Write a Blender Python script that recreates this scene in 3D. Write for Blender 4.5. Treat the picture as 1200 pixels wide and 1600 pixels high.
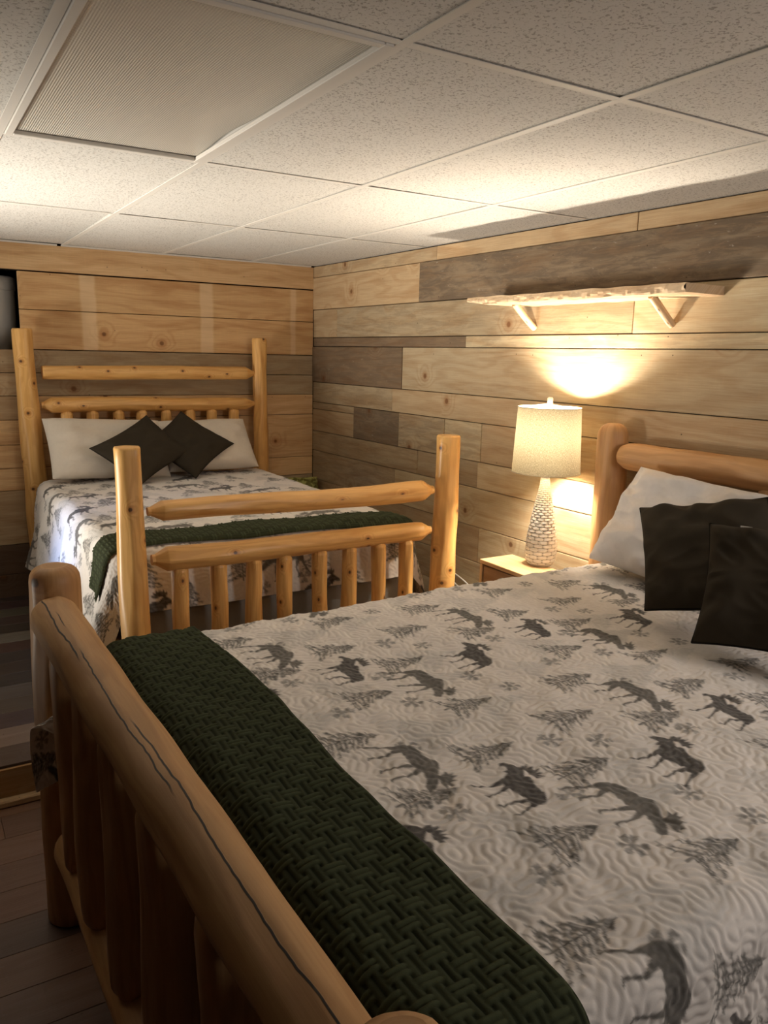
import bpy, math, random
import numpy as np
from mathutils import Vector, Matrix

for o in list(bpy.data.objects):
    bpy.data.objects.remove(o)
SC = bpy.context.scene
COL = SC.collection
H = 2.315                      # ceiling height above the lower floor
PZ = 0.155                     # height of the raised floor under the far bed

# ---------------------------------------------------------------- camera
def cam_axes(yaw, pitch, roll):
    cy, sy, cp, sp = math.cos(yaw), math.sin(yaw), math.cos(pitch), math.sin(pitch)
    f = np.array([-sy*cp, cy*cp, sp]); r = np.array([cy, sy, 0.0]); u = np.cross(r, f)
    cr, sr = math.cos(roll), math.sin(roll)
    return r*cr+u*sr, -r*sr+u*cr, f
cr_, cu_, cf_ = cam_axes(-0.5472, -0.1952, 0.0230)
cam = bpy.data.cameras.new('camera'); camo = bpy.data.objects.new('camera', cam); COL.objects.link(camo)
camo.matrix_world = Matrix(((cr_[0], cu_[0], -cf_[0], -2.6061), (cr_[1], cu_[1], -cf_[1], -5.3220), (cr_[2], cu_[2], -cf_[2], 1.7073), (0, 0, 0, 1)))
cam.sensor_fit = 'HORIZONTAL'; cam.sensor_width = 36.0; cam.lens = 1238.9*36/1200
cam.clip_start = 0.02
SC.camera = camo

# ---------------------------------------------------------------- light and exposure
SC.view_settings.view_transform = 'Standard'; SC.view_settings.look = 'None'
SC.view_settings.gamma = 1; SC.view_settings.use_curve_mapping = False
SC.view_settings.exposure = 0.40
BULB_W = 46.0
BULB_COL = (1.0, 0.89, 0.74)
w = bpy.data.worlds.new('world'); SC.world = w; w.use_nodes = True
w.node_tree.nodes['Background'].inputs[0].default_value = (0.05, 0.05, 0.06, 1)
w.node_tree.nodes['Background'].inputs[1].default_value = 0.3

def area(name, loc, target, size, sizey, watts, col, spread=math.pi):
    l = bpy.data.lights.new(name, 'AREA'); l.shape = 'RECTANGLE'; l.size = size; l.size_y = sizey
    l.energy = watts; l.color = col; l.spread = spread
    o = bpy.data.objects.new(name, l); COL.objects.link(o); o.location = loc
    o.rotation_euler = (Vector(target)-Vector(loc)).to_track_quat('-Z', 'Y').to_euler()
    return o
# two unseen fill lights, added to raise the room's brightness
area('ceiling_fill', (-4.45, -1.45, 0.52), (-1.4, -1.8, 2.55), 0.9, 0.9, 34.0, (1.0, 0.93, 0.82), math.radians(72))  # added beam that brightens the ceiling and back wall
area('near_bed_fill', (-0.35, -5.75, 1.75), (-1.25, -3.7, 0.9), 0.5, 0.5, 13.0, (1.0, 0.92, 0.86))  # added soft fill over the near bed
# cool light from a doorway on the left that only grazes the far bed's side
area('doorway_light', (-4.0, -1.75, 1.25), (-2.0, -1.25, 0.62), 0.15, 0.35, 1.0, (0.20, 0.42, 1.0), math.radians(24))

# ---------------------------------------------------------------- helpers
def tag(o, label=None, cat=None, group=None, kind=None):
    if label: o['label'] = label
    if cat: o['category'] = cat
    if group: o['group'] = group
    if kind: o['kind'] = kind
    return o
def empty(name, loc, label, cat, group=None):
    o = bpy.data.objects.new(name, None); COL.objects.link(o); o.location = loc
    o.empty_display_size = 0.05
    return tag(o, label, cat, group)
def link(name, me, mat, parent=None):
    o = bpy.data.objects.new(name, me); COL.objects.link(o)
    for m_ in (mat if isinstance(mat, (list, tuple)) else [mat]):
        me.materials.append(m_)
    if parent is not None:
        o.parent = parent
        o.matrix_parent_inverse = Matrix.Translation(-Vector(parent.location))
    return o
class MB:
    """collects polygons with uv, tone and weather"""
    def __init__(s): s.v = []; s.f = []; s.uv = []; s.t = []; s.w = []; s.sm = []; s.mi = []
    def poly(s, pts, uvs=None, smooth=False, mi=0, tone=(1, 1, 1), wth=0.0):
        n = len(s.v)
        for p in pts: s.v.append(tuple(p)); s.t.append((tone[0], tone[1], tone[2], 1)); s.w.append(wth)
        s.f.append(list(range(n, n+len(pts)))); s.uv.append(uvs or [(0, 0)]*len(pts)); s.sm.append(smooth); s.mi.append(mi)
    def box(s, lo, hi, ch=0.0, mi=0, tone=(1, 1, 1), wth=0.0, xf=None, uvo=None):
        """box with bevelled edges; uv along its longest axis"""
        lo = np.array(lo, float); hi = np.array(hi, float); d = hi-lo; ax = int(np.argmax(d))
        ch = min(ch, d.min()*0.45)
        o = uvo if uvo is not None else (random.random()*40, random.random()*40)
        oth = [k for k in range(3) if k != ax]
        def P(p): return tuple(xf(p)) if xf else tuple(p)
        def UV(p): return (o[0]+p[ax], o[1]+p[oth[0]]+p[oth[1]]*1.01)
        def add(ps): s.poly([P(p) for p in ps], [UV(p) for p in ps], False, mi, tone, wth)
        c = {}
        for k in range(8):
            sg = [(k >> i) & 1 for i in range(3)]
            for a in range(3):
                p = np.array([hi[i] if sg[i] else lo[i] for i in range(3)])
                for i in range(3):
                    if i != a: p[i] += -ch if sg[i] else ch
                c[k, a] = p
        for a in range(3):
            b, e = (a+1) % 3, (a+2) % 3
            for sgn in (0, 1):
                ks = [sgn << a | (x << b) | (y << e) for x, y in ((0, 0), (1, 0), (1, 1), (0, 1))]
                if not sgn: ks = ks[::-1]
                add([c[k, a] for k in ks])
        if ch > 0:
            for a in range(3):
                b, e = (a+1) % 3, (a+2) % 3
                for x in (0, 1):
                    for y in (0, 1):
                        k0 = (x << b) | (y << e); k1 = k0 | (1 << a)
                        q = [c[k0, b], c[k0, e], c[k1, e], c[k1, b]]
                        if x == y: q = q[::-1]
                        add(q)
            for k in range(8):
                q = [c[k, 0], c[k, 1], c[k, 2]]
                if bin(k).count('1') % 2 == 0: q = q[::-1]
                add(q)
    def build(s, name, mat, parent=None):
        me = bpy.data.meshes.new(name); me.from_pydata(s.v, [], s.f)
        ul = me.uv_layers.new(name='UVMap')
        ul.data.foreach_set('uv', [c for q in s.uv for p in q for c in p])
        a = me.attributes.new('tone', 'FLOAT_COLOR', 'POINT'); a.data.foreach_set('color', [c for q in s.t for c in q])
        b = me.attributes.new('weather', 'FLOAT', 'POINT'); b.data.foreach_set('value', s.w)
        me.polygons.foreach_set('use_smooth', s.sm); me.polygons.foreach_set('material_index', s.mi)
        me.update()
        return link(name, me, mat, parent)
def gridmesh(name, P, mat, parent=None, uv=None, color=None, wrap=False, flip=False):
    """P: (m,n,3) array -> quads; uv (m,n,2); color (m,n,3)"""
    m, n = P.shape[:2]
    nn = n-1
    idx = np.arange(m*n).reshape(m, n)
    q = np.stack([idx[:-1, :-1], idx[1:, :-1], idx[1:, 1:], idx[:-1, 1:]], -1).reshape(-1, 4)
    if flip: q = q[:, ::-1]
    q = np.ascontiguousarray(q)
    me = bpy.data.meshes.new(name)
    me.vertices.add(m*n); me.vertices.foreach_set('co', P.astype(np.float32).ravel())
    me.loops.add(q.size); me.loops.foreach_set('vertex_index', q.astype(np.int32).ravel())
    me.polygons.add(len(q)); me.polygons.foreach_set('loop_start', np.arange(0, q.size, 4, dtype=np.int32))
    me.polygons.foreach_set('use_smooth', np.ones(len(q), dtype=bool))
    if uv is not None:
        ul = me.uv_layers.new(name='UVMap'); ul.data.foreach_set('uv', uv.reshape(-1, 2)[q.ravel()].astype(np.float32).ravel())
    if color is not None:
        a = me.attributes.new('tone', 'FLOAT_COLOR', 'POINT')
        c4 = np.ones((m*n, 4), np.float32); c4[:, :3] = color.reshape(-1, 3); a.data.foreach_set('color', c4.ravel())
    me.update(calc_edges=True); me.validate()
    return link(name, me, mat, parent)
def wnoise(seed, k=1.0, n=10):
    """smooth pseudo noise of (x,y) from random sinusoids, wavelength about 1/k"""
    r = np.random.RandomState(seed)
    a = r.uniform(0, 2*np.pi, n); f = r.uniform(.5, 1.5, n)*k*2*np.pi; p = r.uniform(0, 2*np.pi, n)
    return lambda x, y: sum(np.sin((x*np.cos(a[i])+y*np.sin(a[i]))*f[i]+p[i]) for i in range(n))/math.sqrt(n/2)
def sstep(a, b, x):
    t = np.clip((x-a)/(b-a), 0, 1); return t*t*(3-2*t)

# ---------------------------------------------------------------- materials
class M:
    def __init__(s, name, rough=0.6, spec=0.3, col=None):
        s.m = bpy.data.materials.new(name); s.m.use_nodes = True
        s.t = s.m.node_tree; s.b = s.t.nodes['Principled BSDF']
        s.b.inputs['Roughness'].default_value = rough
        s.b.inputs['Specular IOR Level'].default_value = spec
        if col: s.b.inputs['Base Color'].default_value = (*col, 1)
    def n(s, kind, **kw):
        nd = s.t.nodes.new(kind)
        for k, v in kw.items(): setattr(nd, k, v)
        return nd
    def L(s, a, b): s.t.links.new(a, b)
    def put(s, sock, v):
        if isinstance(v, bpy.types.NodeSocket): s.L(v, sock)
        else: sock.default_value = v
    def math(s, op, a, b=0.0, c=0.0, clamp=False):
        nd = s.n('ShaderNodeMath', operation=op, use_clamp=clamp)
        s.put(nd.inputs[0], a); s.put(nd.inputs[1], b); s.put(nd.inputs[2], c); return nd.outputs[0]
    def comb(s, x, y, z=0.0):
        nd = s.n('ShaderNodeCombineXYZ'); s.put(nd.inputs[0], x); s.put(nd.inputs[1], y); s.put(nd.inputs[2], z); return nd.outputs[0]
    def noise(s, vec, scale=1.0, detail=4.0, rough=0.55, dist=0.0):
        nd = s.n('ShaderNodeTexNoise'); s.L(vec, nd.inputs['Vector']); nd.inputs['Scale'].default_value = scale
        nd.inputs['Detail'].default_value = detail; nd.inputs['Roughness'].default_value = rough; nd.inputs['Distortion'].default_value = dist
        return nd.outputs['Fac']
    def voro(s, vec, scale=1.0, rnd=1.0, feature='F1', dim='3D'):
        nd = s.n('ShaderNodeTexVoronoi', feature=feature, voronoi_dimensions=dim); s.L(vec, nd.inputs['Vector']); nd.inputs['Scale'].default_value = scale
        nd.inputs['Randomness'].default_value = rnd; return nd
    def ramp(s, f, a, b, lo=0.0, hi=1.0):
        nd = s.n('ShaderNodeMapRange', interpolation_type='SMOOTHSTEP'); s.put(nd.inputs['Value'], f)
        nd.inputs['From Min'].default_value = a; nd.inputs['From Max'].default_value = b
        nd.inputs['To Min'].default_value = lo; nd.inputs['To Max'].default_value = hi; return nd.outputs[0]
    def mix(s, f, a, b, mode='MIX'):
        nd = s.n('ShaderNodeMix', data_type='RGBA', blend_type=mode)
        s.put(nd.inputs[0], f)
        for i, v in ((6, a), (7, b)):
            if isinstance(v, tuple): v = (*v[:3], 1)
            s.put(nd.inputs[i], v)
        return nd.outputs[2]
    def uv(s):
        u = s.n('ShaderNodeUVMap', uv_map='UVMap'); x = s.n('ShaderNodeSeparateXYZ'); s.L(u.outputs[0], x.inputs[0]); return x.outputs[0], x.outputs[1]
    def obj(s):
        return s.n('ShaderNodeTexCoord').outputs['Object']
    def attr(s, name):
        return s.n('ShaderNodeAttribute', attribute_name=name)
    def color(s, v): s.put(s.b.inputs['Base Color'], v)
    def bump(s, h, strength=0.3, dist=0.002):
        nd = s.n('ShaderNodeBump'); nd.inputs['Strength'].default_value = strength; nd.inputs['Distance'].default_value = dist
        s.L(h, nd.inputs['Height']); s.L(nd.outputs[0], s.b.inputs['Normal'])

def board_mat(name, rough=0.7, spec=0.2, knots=1.0, ring=1.0, bands=()):
    m = M(name, rough, spec)
    U, V = m.uv(); tone = m.attr('tone').outputs['Color']; wth = m.attr('weather').outputs['Fac']
    iso = m.comb(U, V)
    vo = m.voro(iso, 2.6, 1.0, dim='2D'); d = vo.outputs['Distance']
    gate = m.n('ShaderNodeSeparateColor'); m.L(vo.outputs['Color'], gate.inputs[0])
    has = m.math('LESS_THAN', gate.outputs[0], 0.30*knots)
    near = m.math('MULTIPLY', m.ramp(d, 0.0, 0.28, 1.0, 0.0), has)
    big = m.noise(m.comb(m.math('MULTIPLY', U, 0.9), m.math('MULTIPLY', V, 5.0)), 1.0, 2.0, 0.5)
    phase = m.math('ADD', m.math('ADD', m.math('MULTIPLY', V, 60.0), m.math('MULTIPLY', big, 46.0*ring)), m.math('MULTIPLY', near, 16.0))
    rings = m.ramp(m.math('SINE', phase), -0.2, 1.0)
    fine = m.noise(m.comb(m.math('MULTIPLY', U, 5.0), m.math('MULTIPLY', V, 210.0)), 1.0, 5.0, 0.65)
    broad = m.noise(m.comb(m.math('MULTIPLY', U, 2.0), m.math('MULTIPLY', V, 11.0)), 1.0, 4.0, 0.6)
    c = m.mix(m.math('MULTIPLY', rings, 0.24), tone, (0.64, 0.43, 0.24), 'MULTIPLY')
    c = m.mix(m.ramp(fine, 0.35, 0.75, 0.0, 0.5), c, (0.62, 0.50, 0.38), 'MULTIPLY')
    c = m.mix(m.ramp(broad, 0.45, 0.75, 0.0, 0.5), c, (0.66, 0.50, 0.36), 'MULTIPLY')
    saw = m.noise(m.comb(m.math('MULTIPLY', U, 90.0), m.math('MULTIPLY', V, 6.0)), 1.0, 3.0, 0.6)
    c = m.mix(m.ramp(saw, 0.5, 0.8, 0.0, 0.22), c, (1.25, 1.2, 1.12), 'MULTIPLY')
    if bands:
        ox = m.n('ShaderNodeSeparateXYZ'); m.L(m.obj(), ox.inputs[0])
        wob = m.math('MULTIPLY', m.math('SUBTRACT', m.noise(m.obj(), 6.0, 2.0), 0.5), 0.03)
        for (a, b, z0, z1) in bands:
            X_ = m.math('ADD', ox.outputs[0], wob)
            k_ = m.math('MULTIPLY', m.ramp(X_, a, a+0.02), m.ramp(X_, b-0.02, b, 1.0, 0.0))
            k_ = m.math('MULTIPLY', k_, m.math('MULTIPLY', m.math('GREATER_THAN', ox.outputs[2], z0), m.math('LESS_THAN', ox.outputs[2], z1)))
            c = m.mix(m.math('MULTIPLY', k_, 0.45), c, (0.80, 0.62, 0.40))
    # grey weathered stain
    st = m.noise(m.comb(m.math('MULTIPLY', U, 5.0), m.math('MULTIPLY', V, 26.0)), 1.0, 6.0, 0.72, 0.6)
    sf = m.math('MULTIPLY', m.ramp(st, 0.40, 0.60), wth, clamp=True)
    c = m.mix(m.math('MULTIPLY', sf, 0.75), c, (0.115, 0.085, 0.058))
    st2 = m.noise(m.comb(m.math('MULTIPLY', U, 24.0), m.math('MULTIPLY', V, 60.0)), 1.0, 4.0, 0.6, 0.3)
    c = m.mix(m.math('MULTIPLY', m.ramp(st2, 0.64, 0.72, 0.0, 0.45), wth), c, (0.42, 0.38, 0.32))
    kd = m.math('ADD', d, m.math('MULTIPLY', m.math('SUBTRACT', broad, 0.5), 0.05))
    km = m.math('MULTIPLY', m.ramp(kd, 0.022, 0.05, 1.0, 0.0), has)
    c = m.mix(m.math('MULTIPLY', km, 0.8), c, (0.16, 0.072, 0.025))
    halo = m.math('MULTIPLY', m.ramp(kd, 0.03, 0.14, 0.45, 0.0), has)
    c = m.mix(halo, c, (0.62, 0.36, 0.18), 'MULTIPLY')
    v2 = m.voro(iso, 7.0, 1.0, dim='2D'); nail = m.ramp(v2.outputs['Distance'], 0.012, 0.03, 0.8, 0.0)
    g2 = m.n('ShaderNodeSeparateColor'); m.L(v2.outputs['Color'], g2.inputs[0])
    c = m.mix(m.math('MULTIPLY', nail, m.math('LESS_THAN', g2.outputs[1], 0.12)), c, (0.05, 0.03, 0.015))
    m.color(c)
    h = m.math('ADD', m.math('MULTIPLY', fine, 0.5), m.math('MULTIPLY', st, wth))
    m.bump(h, 0.35, 0.003)
    return m.m

def log_mat(name, base, dark, rough=0.36, knots=0.5, kscale=6.5, crack=None):
    m = M(name, rough, 0.45)
    U, V = m.uv()
    iso = m.comb(U, V)
    vo = m.voro(iso, kscale, 1.0, dim='2D'); d = vo.outputs['Distance']
    g = m.n('ShaderNodeSeparateColor'); m.L(vo.outputs['Color'], g.inputs[0]); has = m.math('LESS_THAN', g.outputs[0], knots)
    near = m.math('MULTIPLY', m.ramp(d, 0.0, 0.3, 1.0, 0.0), has)
    big = m.noise(m.comb(m.math('MULTIPLY', U, 1.6), m.math('MULTIPLY', V, 9.0)), 1.0, 3.0, 0.5)
    ph = m.math('ADD', m.math('ADD', m.math('MULTIPLY', V, 120.0), m.math('MULTIPLY', big, 40.0)), m.math('MULTIPLY', near, 14.0))
    rings = m.ramp(m.math('SINE', ph), -0.4, 1.0)
    fine = m.noise(m.comb(m.math('MULTIPLY', U, 6.0), m.math('MULTIPLY', V, 190.0)), 1.0, 5.0, 0.6)
    patch = m.noise(m.comb(m.math('MULTIPLY', U, 3.0), m.math('MULTIPLY', V, 10.0)), 1.0, 3.0, 0.5)
    c = m.mix(m.math('MULTIPLY', rings, 0.4), base, dark)
    c = m.mix(m.ramp(fine, 0.4, 0.75, 0.0, 0.35), c, dark)
    c = m.mix(m.ramp(patch, 0.5, 0.72, 0.0, 0.5), c, (0.72, 0.56, 0.40), 'MULTIPLY')
    kd = m.math('ADD', d, m.math('MULTIPLY', m.math('SUBTRACT', fine, 0.5), 0.03))
    c = m.mix(m.math('MULTIPLY', m.ramp(kd, 0.05, 0.16, 0.55, 0.0), has), c, (0.55, 0.30, 0.13), 'MULTIPLY')
    c = m.mix(m.math('MULTIPLY', m.ramp(kd, 0.035, 0.065, 0.92, 0.0), has), c, (0.075, 0.032, 0.012))
    h = m.math('MULTIPLY', fine, 0.4)
    if crack:
        for (v0, a, b, wd) in crack:
            wob = m.math('MULTIPLY', m.math('SUBTRACT', m.noise(m.comb(m.math('MULTIPLY', U, 3.0), v0*9), 1.0, 4.0, 0.6), 0.5), 0.035)
            dist = m.math('ABSOLUTE', m.math('SUBTRACT', m.math('ADD', V, wob), v0))
            msk = m.math('MULTIPLY', m.ramp(dist, wd*0.4, wd, 1.0, 0.0), m.math('MULTIPLY', m.ramp(U, a, a+0.06), m.ramp(U, b-0.06, b, 1.0, 0.0)))
            c = m.mix(msk, c, (0.012, 0.005, 0.002))
            h = m.math('SUBTRACT', h, m.math('MULTIPLY', msk, 1.0))
    m.color(c); m.bump(h, 0.35, 0.0015)
    return m.m

def fabric_mat(name, attr=True, col=(0.5, 0.5, 0.5), rough=0.9, weave=900.0, strength=0.25, sheen=0.15):
    m = M(name, rough, 0.12)
    o = m.obj()
    nz = m.noise(o, weave, 2.0, 0.6); w2 = m.noise(o, 60.0, 3.0, 0.6)
    base = m.attr('tone').outputs['Color'] if attr else col
    c = m.mix(m.ramp(nz, 0.35, 0.7, 0.0, 0.22), base, (0.78, 0.77, 0.75), 'MULTIPLY')
    c = m.mix(m.ramp(w2, 0.4, 0.7, 0.0, 0.18), c, (0.82, 0.82, 0.82), 'MULTIPLY')
    m.color(c); m.bump(nz, strength, 0.0008)
    m.b.inputs['Sheen Weight'].default_value = sheen
    return m.m

BOARD = board_mat('sawn_board_wood')
BOARD_PINE = board_mat('planed_pine_board', rough=0.6, knots=1.3, bands=[(-1.61, -1.50, 1.69, 2.155), (-.85, -.74, 1.69, 2.155), (-.19, -.13, 1.69, 2.155)])
FLOORM = board_mat('vinyl_plank', rough=0.45, spec=0.35, knots=0.5)
GAP = M('dark_gap', 0.9, 0.1, (0.02, 0.014, 0.01)).m
CEDAR = log_mat('varnished_cedar_log', (0.76, 0.44, 0.150), (0.56, 0.27, 0.072), knots=0.45)
PINE = log_mat('varnished_pine_log', (0.50, 0.28, 0.118), (0.35, 0.175, 0.064), rough=0.5, knots=0.15, kscale=4.0)
PINE_RAIL = log_mat('varnished_pine_rail', (0.47, 0.27, 0.115), (0.33, 0.165, 0.060), rough=0.58, knots=0.15, kscale=3.0, crack=[(0.288, 0.0, 0.50, 0.0026), (0.272, 0.14, 0.30, 0.0016), (0.278, 0.42, 1.12, 0.0022), (0.264, 0.80, 1.7, 0.0026)])
PEELED = log_mat('peeled_branch', (0.62, 0.45, 0.27), (0.46, 0.30, 0.16), rough=0.6, knots=0.5, kscale=9.0)
LINEN = fabric_mat('white_cotton', False, (0.66, 0.62, 0.585), sheen=0.05)
LINEN_FAR = fabric_mat('ivory_cotton', False, (0.66, 0.59, 0.50), sheen=0.05)
OLIVE = fabric_mat('dark_olive_canvas', False, (0.040, 0.032, 0.022), weave=700, sheen=0.0)
OLIVE_DK = fabric_mat('dark_piping', False, (0.012, 0.010, 0.008), sheen=0.0)
QUILT = fabric_mat('printed_quilt_cotton', True, weave=800, strength=0.2)
KNIT = fabric_mat('dark_green_knit', True, weave=420, strength=0.5, sheen=0.0)
SKIRT = fabric_mat('grey_ticking', False, (0.30, 0.28, 0.25), weave=500)
TAGM = M('woven_label', 0.7, 0.2, (0.42, 0.40, 0.36)).m

# ================================================================ ROOM
random.seed(5)
EW = np.array([0.02629, -0.99965, 0.0]); NW = np.array([-0.99965, -0.02629, 0.0])   # right wall: along, into the room
def wl(p):   # (s along right wall, offset into room, z)
    return EW*p[0]+NW*p[1]+np.array([0, 0, p[2]])
# tones
PALE = (0.55, 0.45, 0.29); TAN = (0.46, 0.345, 0.21); WARM = (0.50, 0.36, 0.21); BRN = (0.21, 0.145, 0.09)
GREY = (0.235, 0.175, 0.115); LBR = (0.42, 0.33, 0.21); ORNG = (0.66, 0.43, 0.215); ORN2 = (0.70, 0.48, 0.26)
rows = [  # z0, z1, boards: (s_start, tone, weather, proud)
 (2.238, 2.315, [(0, TAN, .25, 0), (1.49, WARM, .1, .003), (2.895, WARM, .1, .001), (4.9, TAN, 0, 0)]),
 (2.015, 2.238, [(0, WARM, .05, .004), (1.337, GREY, 1.0, .012), (4.9, GREY, 1.0, .012)]),
 (1.820, 2.015, [(0, TAN, .1, 0), (0.353, LBR, .35, .002), (2.913, PALE, .1, .004), (5.6, TAN, 0, 0)]),
 (1.758, 1.820, [(0, BRN, .5, -.002), (1.786, PALE, .35, .006), (5.0, TAN, .1, 0)]),
 (1.505, 1.758, [(0, BRN, .6, .008), (1.172, LBR, .12, .003), (4.8, TAN, 0, 0)]),
 (1.360, 1.505, [(0, LBR, .35, 0), (1.066, TAN, .05, .002), (4.4, PALE, 0, 0)]),
 (1.150, 1.360, [(0.599, GREY, .75, .005), (1.15, LBR, .5, .005), (1.62, PALE, .35, .003), (1.95, TAN, .15, .002), (5.1, TAN, 0, 0)]),
 (1.005, 1.150, [(0, LBR, .3, .002), (1.36, LBR, .15, .0), (1.931, PALE, .0, .004), (4.4, LBR, 0, 0)]),
 (0.791, 1.005, [(0, LBR, .35, 0), (1.116, PALE, .1, .002), (3.3, LBR, 0, 0)]),
 (0.593, 0.791, [(0, TAN, .2, 0), (1.965, PALE, .1, .002), (4.0, LBR, 0, 0)]),
 (0.400, 0.593, [(0, LBR, .3, 0), (1.70, PALE, .3, .002), (4.6, LBR, 0, 0)]),
 (0.200, 0.400, [(0, LBR, .3, 0), (2.5, TAN, 0, .002)]),
 (0.000, 0.200, [(0, TAN, .3, 0), (3.1, LBR, 0, .002)]),
]
SEND = 7.2
mb = MB()
mb.box((-0.2, -0.14, 0), (SEND, -0.021, H+.08), 0, 1, xf=wl)
for z0, z1, bs in rows:
    for i, (s0, tn, wt, pr) in enumerate(bs):
        s1 = bs[i+1][0] if i+1 < len(bs) else SEND
        j = random.uniform(.94, 1.06)
        mb.box((s0+.0012, -0.02, z0+.0018), (s1-.0012, pr, z1-.0018), .0025, 0, tuple(c*j for c in tn), wt, xf=wl)
mb.box((0.0012, -0.02, 1.3118), (0.5978, .001, 1.3582), .0025, 0, LBR, .3, xf=wl)
mb.box((0.0012, -0.02, 1.1518), (0.5978, .002, 1.3082), .0025, 0, TAN, .1, xf=wl)
wr = mb.build('wall_right', [BOARD, GAP]); tag(wr, kind='structure', label='barn board wall of pale, tan and grey weathered planks behind the lamp')

# back wall
XL = -5.4
mb = MB()
def bbox(x0, x1, z0, z1, tone, wt=0.0, pr=0.0):
    j = random.uniform(.95, 1.05)
    mb.box((x0+.001, -pr, z0+.0016), (x1-.001, 0.02, z1-.0016), .0022, 0, tuple(c*j for c in tone), wt)
# backing slab, open behind the recess at the left
mb.box((-1.93, 0.021, 0), (0.2, 0.14, H+.08), 0, 1)
mb.box((XL-.1, 0.021, 0), (-1.93, 0.14, 1.69), 0, 1)
mb.box((XL-.1, 0.021, 2.16), (-1.93, 0.14, H+.08), 0, 1)
mb.box((XL-.1, 0.021, 1.69), (-2.75, 0.14, 2.16), 0, 1)
mb.box((-2.8, 0.52, 1.6), (-1.85, 0.56, 2.3), 0, 1)
mb.box((-2.8, 0.14, 1.6), (-2.76, 0.52, 2.3), 0, 1); mb.box((-1.89, 0.14, 1.6), (-1.85, 0.52, 2.3), 0, 1)
mb.box((-2.8, 0.14, 1.64), (-1.85, 0.52, 1.68), 0, 1); mb.box((-2.8, 0.14, 2.26), (-1.85, 0.52, 2.3), 0, 1)
bbox(XL, -2.6, 2.157, 2.312, ORN2); bbox(-2.6, -0.001, 2.157, 2.312, ORN2, 0, .006)
bbox(-1.955, -.001, 1.93, 2.152, ORNG, 0, .001); bbox(-1.955, -.001, 1.694, 1.9295, ORNG, 0, .001)
bbox(XL, -2.76, 1.694, 2.152, ORNG)
bbox(-1.95, -.001, 1.552, 1.692, LBR, .25); bbox(XL, -1.95, 1.552, 1.692, TAN, .2)
bbox(-1.95, -.001, 1.413, 1.552, LBR, .15); bbox(XL, -1.95, 1.413, 1.552, WARM, .2)
bbox(-1.95, -.001, 1.268, 1.413, ORN2, .05); bbox(XL, -1.95, 1.268, 1.413, WARM, .1)
bbox(-1.2, -.001, 0.957, 1.268, ORN2, .1, .002); bbox(XL, -1.2, 1.115, 1.268, ORNG, .2); bbox(XL, -1.2, 0.971, 1.115, ORNG, .05)
bbox(-1.2, -.001, 0.822, 0.957, ORN2); bbox(XL, -1.2, 0.832, 0.971, ORNG)
bbox(XL, -1.2, 0.491, 0.832, WARM, .1); bbox(-1.2, -.001, 0.64, 0.822, LBR, .2)
bbox(-1.2, -.001, 0.46, 0.64, TAN); bbox(XL, -1.2, 0.30, 0.491, (.13, .08, .05), .2)
bbox(-1.2, -.001, 0.0, 0.46, TAN); bbox(XL, -1.2, 0.0, 0.30, (.13, .08, .05), .2)
wb = mb.build('wall_back', [BOARD_PINE, GAP]); tag(wb, kind='structure', label='orange pine board wall behind the far bed')

# side and rear walls, outside the picture
mb = MB()
PLA = M('dark_brown_panelling', 0.8, 0.1, (0.10, 0.065, 0.04)).m
mb.box((XL-.12, -7.3, 0), (XL, 0.14, H+.08)); tag(mb.build('wall_left', PLA), kind='structure')
mb = MB(); mb.box((XL-.12, -7.32, 0), (0.35, -7.2, H+.08)); tag(mb.build('wall_front', PLA), kind='structure')

# floor and raised platform
mb = MB()
mb.box((XL-.1, -7.3, -.08), (0.3, 0.14, -.012), 0, 1)
ftones = [(0.135, 0.075, 0.050), (0.16, 0.088, 0.056), (0.115, 0.065, 0.046), (0.14, 0.08, 0.056), (0.10, 0.060, 0.044), (0.125, 0.068, 0.046)]
y = -7.2; k = 0
while y < -2.42:
    x = XL-random.random()*1.1
    while x < 0.25:
        x1 = x+1.22
        mb.box((max(x, XL)+.0006, y+.0006, -.012), (min(x1, .25)-.0006, min(y+.152, -2.2)-.0006, 0), .001, 0, random.choice(ftones), .12)
        x = x1
    y += .152
mb.box((XL, y, -.012), (-2.12, -2.24, 0), .001, 0, ftones[1], .1)
tag(mb.build('floor', [FLOORM, GAP]), kind='structure', label='brown wood plank floor in front of the step')
mb = MB()
mb.box((XL, -2.238, 0), (0.0, 0.0, PZ-.012), 0, 1); mb.box((-2.12, -2.42, 0), (0.05, -2.2, PZ-.012), 0, 1)
pt = [(0.075, 0.048, 0.036), (0.20, 0.165, 0.135), (0.058, 0.045, 0.040), (0.075, 0.060, 0.054), (0.10, 0.083, 0.074), (0.05, 0.038, 0.034), (0.045, 0.034, 0.030), (0.05, 0.038, 0.033)]
yy = -2.245; k = 0; ws = [.16, .17, .15, .15, .152, .152, .152, .152, .152, .152, .152, .152, .152, .152, .152, .152, .152]
for wd in ws:
    if yy >= -.01: break
    x = XL-random.random()
    while x < 0:
        x1 = x+1.22
        a_, b_ = max(x, XL)+.0006, min(x1, 0.0)-.0006
        if k == 0: a_, b_ = max(a_, XL), b_
        mb.box((a_, yy+.0006, PZ-.012), (b_, min(yy+wd, -.001)-.0006, PZ), .001, 0, tuple(c*random.uniform(.88, 1.12) for c in pt[k % len(pt)]), .25)
        x = x1
    yy += wd; k += 1
mb.box((-2.119, -2.425, PZ-.012), (.05, -2.2456, PZ), .001, 0, pt[0], .2)
tag(mb.build('floor', [FLOORM, GAP]), kind='structure', label='raised grey plank floor under the far bed')
mb = MB()
mb.box((XL, -2.256, 0.030), (-2.125, -2.239, PZ-.012), .001, 0, (.36, .23, .11), 0)
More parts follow.
